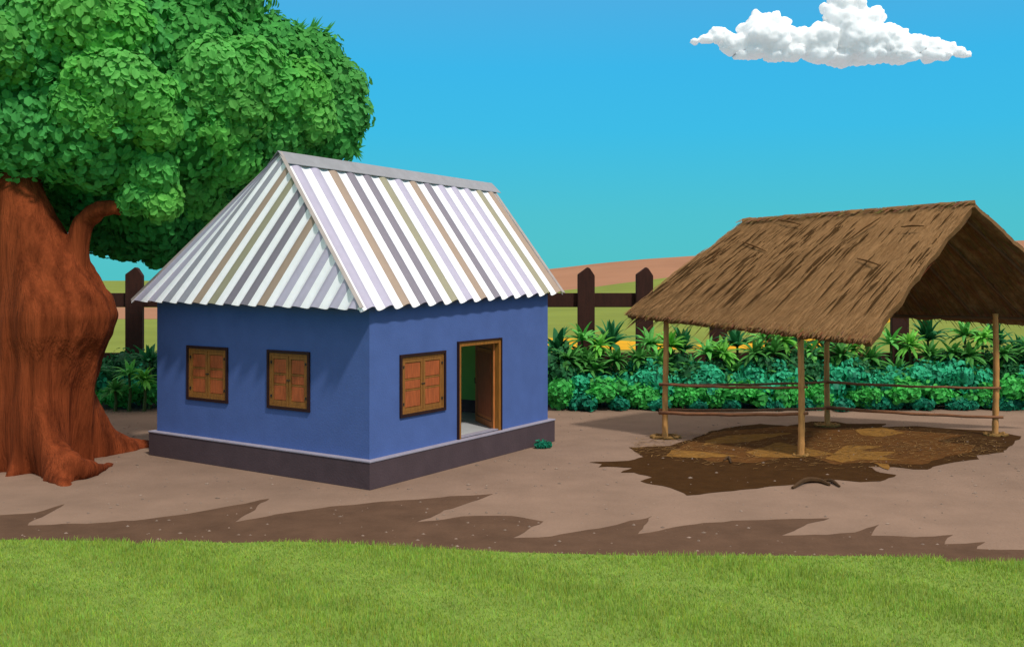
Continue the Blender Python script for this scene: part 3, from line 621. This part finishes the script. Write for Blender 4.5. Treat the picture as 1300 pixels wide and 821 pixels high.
bushes('spruce', [738, 787, 838, 887, 929, 974, 1021, 1070, 1120, 1170, 1222, 1272], 28.75, 'right of the blue house')
w = bpy.data.objects.new('weed', BUSH['spruce'][0]); col.objects.link(w); w.location = gnd(690, 569); w.scale = (.42, .42, .5); tag(w, 'small dark weed growing at the right hand foot of the house plinth', 'weed')

# ------------------------------------------------------------------ big tree
TD = 20.6; tb = Vector(((75-CX)/F*TD, TD, 0))
tree = empty('big_tree', tb, 'huge spreading tree with a red brown flared trunk left of the house', 'tree')
mb = MB()
def tp(px, py, d=TD): return at(px, py, d)
def limb(pts, n_=12, k=7):
    P = smoothpts([(*p, r) for p, r in pts], k); mb.tube([q[:3] for q in P], [max(.02, q[3]) for q in P], n_)
def zof(py): return H-(py-Y0)/F*TD
prof = [(-.05, 60, .58), (.3, 60, .62), (zof(530), 58, .72), (zof(490), 60, .78), (zof(455), 65, .90), (zof(425), 71, 1.07), (zof(400), 74, 1.13), (zof(375), 71, 1.06), (zof(350), 62, .93), (zof(325), 52, .80), (zof(300), 41, .68), (zof(270), 31, .57), (zof(240), 22, .49), (zof(200), 14, .42), (zof(120), 6, .36), (zof(40), -10, .28)]
zs_ = np.linspace(-.05, prof[-1][0], 120); pz, pc, pr_ = map(np.array, zip(*prof))
#        angle, reach, decay height, twist of the ridge with height, width
spurs = [(58, 2.15, .62, .15, 12), (-58, 2.0, .60, -.25, 13), (-98, .75, .55, .10, 13), (-140, 1.7, .55, .2, 14), (165, 1.5, .6, 0, 15), (112, 1.3, .6, 0, 15), (8, .30, .8, -.2, 13)]
NT = 220; V, Fc = [], []
for iz, z in enumerate(zs_):
    c = np.interp(z, pz, pc); r0 = np.interp(z, pz, pr_); cx = (c-CX)/F*TD
    for k in range(NT):
        a = 2*math.pi*k/NT; rr = r0
        for ang_, reach, dec, tw, wd in spurs:
            d_ = (math.degrees(a)-ang_-math.degrees(tw*z*.5)+180) % 360-180; zz = max(z, 0)
            rr += reach*math.exp(-(zz/dec)**.85)*math.exp(-(abs(d_)/(wd*(1+.9*min(zz, 2))))**1.5) + .12*math.exp(-((zz-.8)/1.5)**2)*math.exp(-(d_/13)**2)
        rr += .022*math.sin(a*9+z*1.1)*math.exp(-((z-2.2)/1.8)**2)
        V.append((cx+math.cos(a)*rr, TD+math.sin(a)*rr, z))
Fc = [(i*NT+j, i*NT+(j+1) % NT, (i+1)*NT+(j+1) % NT, (i+1)*NT+j) for i in range(len(zs_)-1) for j in range(NT)]+[tuple(range(NT-1, -1, -1)), tuple((len(zs_)-1)*NT+j for j in range(NT))]
mb.add(V, Fc)
limb([(tp(88, 385), .52), (tp(93, 335), .32), (tp(99, 302), .22), (tp(110, 277), .19), (tp(135, 264, 20.6), .15), (tp(175, 262, 21), .12), (tp(240, 240, 22), .10), (tp(300, 200, 23), .07)], 12)
limb([(tp(10, 270), .4), (tp(-40, 220, 20.2), .34), (tp(-110, 160, 20), .25)], 12)
limb([(tp(20, 230), .3), (tp(80, 170, 21.5), .24), (tp(170, 110, 22.5), .18), (tp(260, 90, 23), .1)], 10)
def root(pts, r): limb([(p, q) for p, q in zip(pts, r)], 12)
root([gnd(60, 592)+UP*.55, gnd(78, 604)+UP*.32, gnd(98, 608)+UP*.18, gnd(118, 602)+UP*.09, gnd(132, 595)+UP*.03, gnd(146, 587)-UP*.02], [.20, .26, .23, .16, .09, .02])
root([gnd(120, 566)+UP*.3, gnd(150, 569)+UP*.12, gnd(178, 567)+UP*.05, gnd(206, 562)-UP*.03], [.2, .19, .12, .05])
M_BARK = mat('bark', lin('8f4424', .95), .9, .0, 1.3, .7, 9, stretch=(3.0, 3.0, .22), color2=lin('5c2812', .95), thr=(.32, .62), bdist=.08, spec=.08)
trunk = mb.build('trunk', M_BARK, tree)
bake(trunk, [('REMESH', dict(mode='VOXEL', voxel_size=.045)), ('SMOOTH', dict(factor=.6, iterations=8))])
me = trunk.data; V = np.empty(len(me.vertices)*3); me.vertices.foreach_get('co', V); V = V.reshape(-1, 3); Nn = np.empty_like(V).ravel(); me.vertices.foreach_get('normal', Nn); Nn = Nn.reshape(-1, 3)
disp = np.array([.07*noise.noise((v[0]*2.6, v[1]*2.6, v[2]*.5))+.03*noise.noise((v[0]*8, v[1]*8, v[2]*1.3)) for v in V]); V = V+Nn*disp[:, None]
me.vertices.foreach_set('co', V.ravel()); me.polygons.foreach_set('use_smooth', [True]*len(me.polygons)); me.update()

# crown: lobes of leaves
def under_roof(P, m=.35):
    q = P-np.array(I0); a = q@np.array(dl); b = q@np.array(dr); top = 6.36-(np.abs(a-Li/2)/(Li/2+ov))*3.05
    return (a > -ov-m) & (a < Li+ov+m) & (b > -ow-m) & (b < Wi+2.3) & (P[:, 2] < top+m)
lobes = []
def lobe(px, py, d, r, tone): lobes.append((at(px, py, d), r, tone))
A_, B_, D_ = 'mid', 'light', 'dark'
for a in ((20, -40, 21.5, 1.9, A_), (120, -60, 22, 1.9, A_), (215, -35, 22, 1.6, A_), (262, 12, 22.5, 1.0, A_), (-60, 60, 21, 2.0, A_), (40, 70, 20.8, 1.7, A_), (140, 60, 21.2, 1.7, A_), (235, 70, 22, 1.5, A_),
          (320, 80, 23, 1.15, A_), (375, 95, 23.5, 1.1, A_), (345, 58, 23.2, .75, A_), (400, 78, 23.5, .75, A_), (425, 115, 23.5, .8, A_), (438, 145, 23.4, .62, A_), (425, 172, 23.4, .62, A_), (395, 190, 23.6, .7, A_), (300, 48, 22.8, .75, A_),
          (30, 150, 20.8, 1.5, A_), (130, 150, 20.9, 1.5, A_), (220, 150, 21.6, 1.4, A_), (300, 150, 22.6, 1.3, A_), (350, 150, 23.0, 1.2, A_),
          (80, 185, 20.6, .75, A_), (130, 200, 20.7, .75, A_), (25, 185, 20.5, .7, A_), (-30, 180, 20.6, .9, A_), (170, 195, 21.2, 1.0, A_), (230, 200, 22.3, 1.1, A_), (285, 195, 23.2, 1.0, A_), (-80, 150, 20.4, 1.6, A_),
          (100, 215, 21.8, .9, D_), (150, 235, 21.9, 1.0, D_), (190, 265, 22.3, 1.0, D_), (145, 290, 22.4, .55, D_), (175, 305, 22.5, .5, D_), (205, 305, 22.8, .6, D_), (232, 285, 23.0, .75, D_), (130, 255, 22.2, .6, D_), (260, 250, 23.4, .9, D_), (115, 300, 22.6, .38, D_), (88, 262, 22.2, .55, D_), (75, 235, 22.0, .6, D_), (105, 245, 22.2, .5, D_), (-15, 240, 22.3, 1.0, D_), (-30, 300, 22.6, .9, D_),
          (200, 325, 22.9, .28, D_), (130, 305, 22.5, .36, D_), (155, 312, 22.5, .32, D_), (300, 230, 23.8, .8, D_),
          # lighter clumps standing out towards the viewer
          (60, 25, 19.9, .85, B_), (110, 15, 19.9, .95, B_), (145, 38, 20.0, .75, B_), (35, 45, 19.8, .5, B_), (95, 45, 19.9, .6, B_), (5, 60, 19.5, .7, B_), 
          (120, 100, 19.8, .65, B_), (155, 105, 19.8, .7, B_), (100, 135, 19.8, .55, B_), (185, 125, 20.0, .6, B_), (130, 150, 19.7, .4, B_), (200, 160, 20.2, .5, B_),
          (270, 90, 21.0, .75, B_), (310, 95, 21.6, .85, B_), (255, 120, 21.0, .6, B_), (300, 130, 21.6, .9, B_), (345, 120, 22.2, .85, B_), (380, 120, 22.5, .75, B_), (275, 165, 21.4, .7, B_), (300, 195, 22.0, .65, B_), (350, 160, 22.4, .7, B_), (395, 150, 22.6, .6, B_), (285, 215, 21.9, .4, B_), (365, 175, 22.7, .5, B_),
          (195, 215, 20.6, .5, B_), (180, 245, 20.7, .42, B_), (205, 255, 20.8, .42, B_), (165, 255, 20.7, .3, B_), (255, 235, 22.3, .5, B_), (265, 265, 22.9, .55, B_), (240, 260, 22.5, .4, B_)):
    lobe(*a)
# the parts of the crown outside the frame and behind, so that it is whole
for x, y, z, r in ((-12.5, 21, 8.5, 2.2), (-13, 22.5, 6.6, 1.8), (-10.5, 24.5, 8.0, 2.3), (-8.2, 24.8, 9.5, 2.0), (-9.5, 22, 11.2, 2.2), (-7.2, 22.5, 10.6, 1.8), (-11.8, 22, 10.6, 2.0), (-7.6, 25.0, 7.8, 1.6), (-5.6, 24.6, 8.6, 1.4)):
    lobes.append((Vector((x, y, z)), r, A_))
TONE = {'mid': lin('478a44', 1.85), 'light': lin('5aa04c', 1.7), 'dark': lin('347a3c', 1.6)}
Vs, Fs, Cs, off = [], [], [], 0
for ci, (c, r, tone) in enumerate(lobes):
    base = np.array(TONE[tone]); c = np.array(c); hue = base*rng.uniform(.92, 1.08)*(rng.uniform(.9, 1.15), 1, rng.uniform(.85, 1.1))
    V = ICO3[0]; nz = np.array([noise.noise(Vector(v*2.2)+Vector((ci*7.3, 0, 0))) for v in V]); V = V*(r*(.86+.22*nz))[:, None]+c
    keep = ~under_roof(V, .5); fk = [f for f in ICO3[1] if keep[f].all()]
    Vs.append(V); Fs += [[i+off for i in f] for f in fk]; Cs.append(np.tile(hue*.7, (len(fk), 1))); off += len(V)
    n_ = int(r*r*(980 if tone != 'light' else 1250)); n_ = max(n_, 160)
    d_ = fib(n_)+rng.normal(0, .05, (n_, 3)); d_ /= np.linalg.norm(d_, axis=1)[:, None]
    nz = np.array([noise.noise(Vector(v*2.2)+Vector((ci*7.3, 0, 0))) for v in d_]); P = d_*(r*(.90+.22*nz+rng.uniform(-.05, .14, n_)))[:, None]+c
    k_ = ~under_roof(P, .25); P, d_ = P[k_], d_[k_]
    sh = rng.uniform(.84, 1.16, (len(P), 1)); V, Fq, cc_ = leafcloud(P, d_+(.1, -.15, .15), .185, hue*sh, 1.3, .22, .35)
    Vs.append(V); Fs += (Fq+off).tolist(); Cs.append(cc_); off += len(V)
# twiggy tufts breaking the outline
tuft = [(408, 45, 23.4), (392, 42, 23.4), (372, 42, 23.3), (455, 160, 23.4), (448, 186, 23.4), (250, 5, 22.5)]
tv, tf, tcx = [], [], []
for px, py, d in tuft:
    b = at(px, py, d)
    for _ in range(9):
        a = Vector((random.uniform(.1, 1), random.uniform(-.4, .4), random.uniform(-.2, 1) if py < 100 else random.uniform(-1, -.1))).normalized(); L_ = random.uniform(.25, .5); s = a.cross(Vector((0, 1, .2))).normalized()*.035
        k_ = len(tv); tv += [b-s, b+s, b+a*L_*.5+s*.8, b+a*L_*.5-s*.8, b+a*L_+UP*.05]; tf += [(k_, k_+1, k_+2, k_+3), (k_+3, k_+2, k_+4)]; tcx += [TONE['mid']]*2
Vs.append(np.array([tuple(v) for v in tv])); Fs += [[i+off for i in f] for f in tf]; Cs.append(np.array(tcx)); off += len(tv)
M_CROWN = mat('crown_leaf', (1, 1, 1), .65, .12, 1.2, 0, attr=True, transl=.4, spec=.05)
crown = mesh('crown', np.concatenate(Vs), Fs, M_CROWN, tree, cols=np.concatenate(Cs))

# ------------------------------------------------------------------ cloud
CDp = 900.0; KC = 2.25
def cp(px, py, dd=0): return at(px, py, CDp+dd)
cl = MB(); mpp = CDp/F
def puff(px, py, r, fl=.85, dd=0):
    c = np.array(cp(px, py, dd)); cl.add(ICO3[0]*(r*mpp, r*mpp*1.1, r*mpp*fl)+c, ICO3[1])
for a in ((882, 53, 7, .5), (897, 50, 10, .6), (913, 45, 13, .9), (925, 52, 13, .9), (940, 55, 15, .7), (950, 38, 12), (962, 28, 14), (978, 27, 14), (990, 30, 11), (965, 45, 24), (985, 52, 22), (1005, 50, 16), (1015, 45, 11), (1025, 52, 20), (1035, 42, 11), (1045, 50, 24),
          (1060, 20, 14), (1068, 5, 17), (1052, 12, 10), (1082, 8, 18), (1075, 30, 26), (1098, 25, 17), (1112, 20, 12), (1107, 35, 13), (1085, 50, 30), (1110, 52, 26), (1130, 42, 14), (1143, 47, 13), (1135, 56, 20), (1160, 58, 15), (1170, 53, 9), (1183, 60, 13), (1198, 62, 9), (1207, 60, 8), (1215, 66, 9, .8), (1228, 71, 6, .7),
          (960, 66, 16, .5), (985, 72, 14, .5), (1005, 68, 18, .6), (1040, 70, 22, .5), (1065, 74, 20, .35), (1100, 70, 26, .4), (1140, 72, 22, .4), (1158, 74, 12, .4), (1180, 70, 16, .35), (1195, 70, 14, .4), (925, 62, 12, .5), (945, 70, 10, .5)):
    puff(*a)
M_CL = mat('cloud_white', (.97, .97, .98), 1.0, .0, .1, 0, spec=0)
b_ = M_CL.node_tree.nodes['Principled BSDF']; b_.inputs['Subsurface Weight'].default_value = 1; b_.inputs['Subsurface Radius'].default_value = (1, 1, 1); b_.inputs['Subsurface Scale'].default_value = 9.0
cloud = cl.build('cloud', M_CL); tag(cloud, 'white puffy cloud with a grey underside in the blue sky', 'cloud')
bake(cloud, [('REMESH', dict(mode='VOXEL', voxel_size=1.5)), ('SMOOTH', dict(factor=.5, iterations=3))])
me = cloud.data; V = np.empty(len(me.vertices)*3); me.vertices.foreach_get('co', V); V = V.reshape(-1, 3); Nn = np.empty_like(V).ravel(); me.vertices.foreach_get('normal', Nn); Nn = Nn.reshape(-1, 3)
disp = KC*np.array([2.6*(abs(noise.noise(v*.16)))+1.5*abs(noise.noise(v*.42))+.35*abs(noise.noise(v*1.1))-1.0 for v in map(Vector, V/KC)]); V = V+Nn*disp[:, None]
me.vertices.foreach_set('co', V.ravel()); me.polygons.foreach_set('use_smooth', [True]*len(me.polygons))
if me.color_attributes: me.color_attributes.remove(me.color_attributes[0])
me.update()
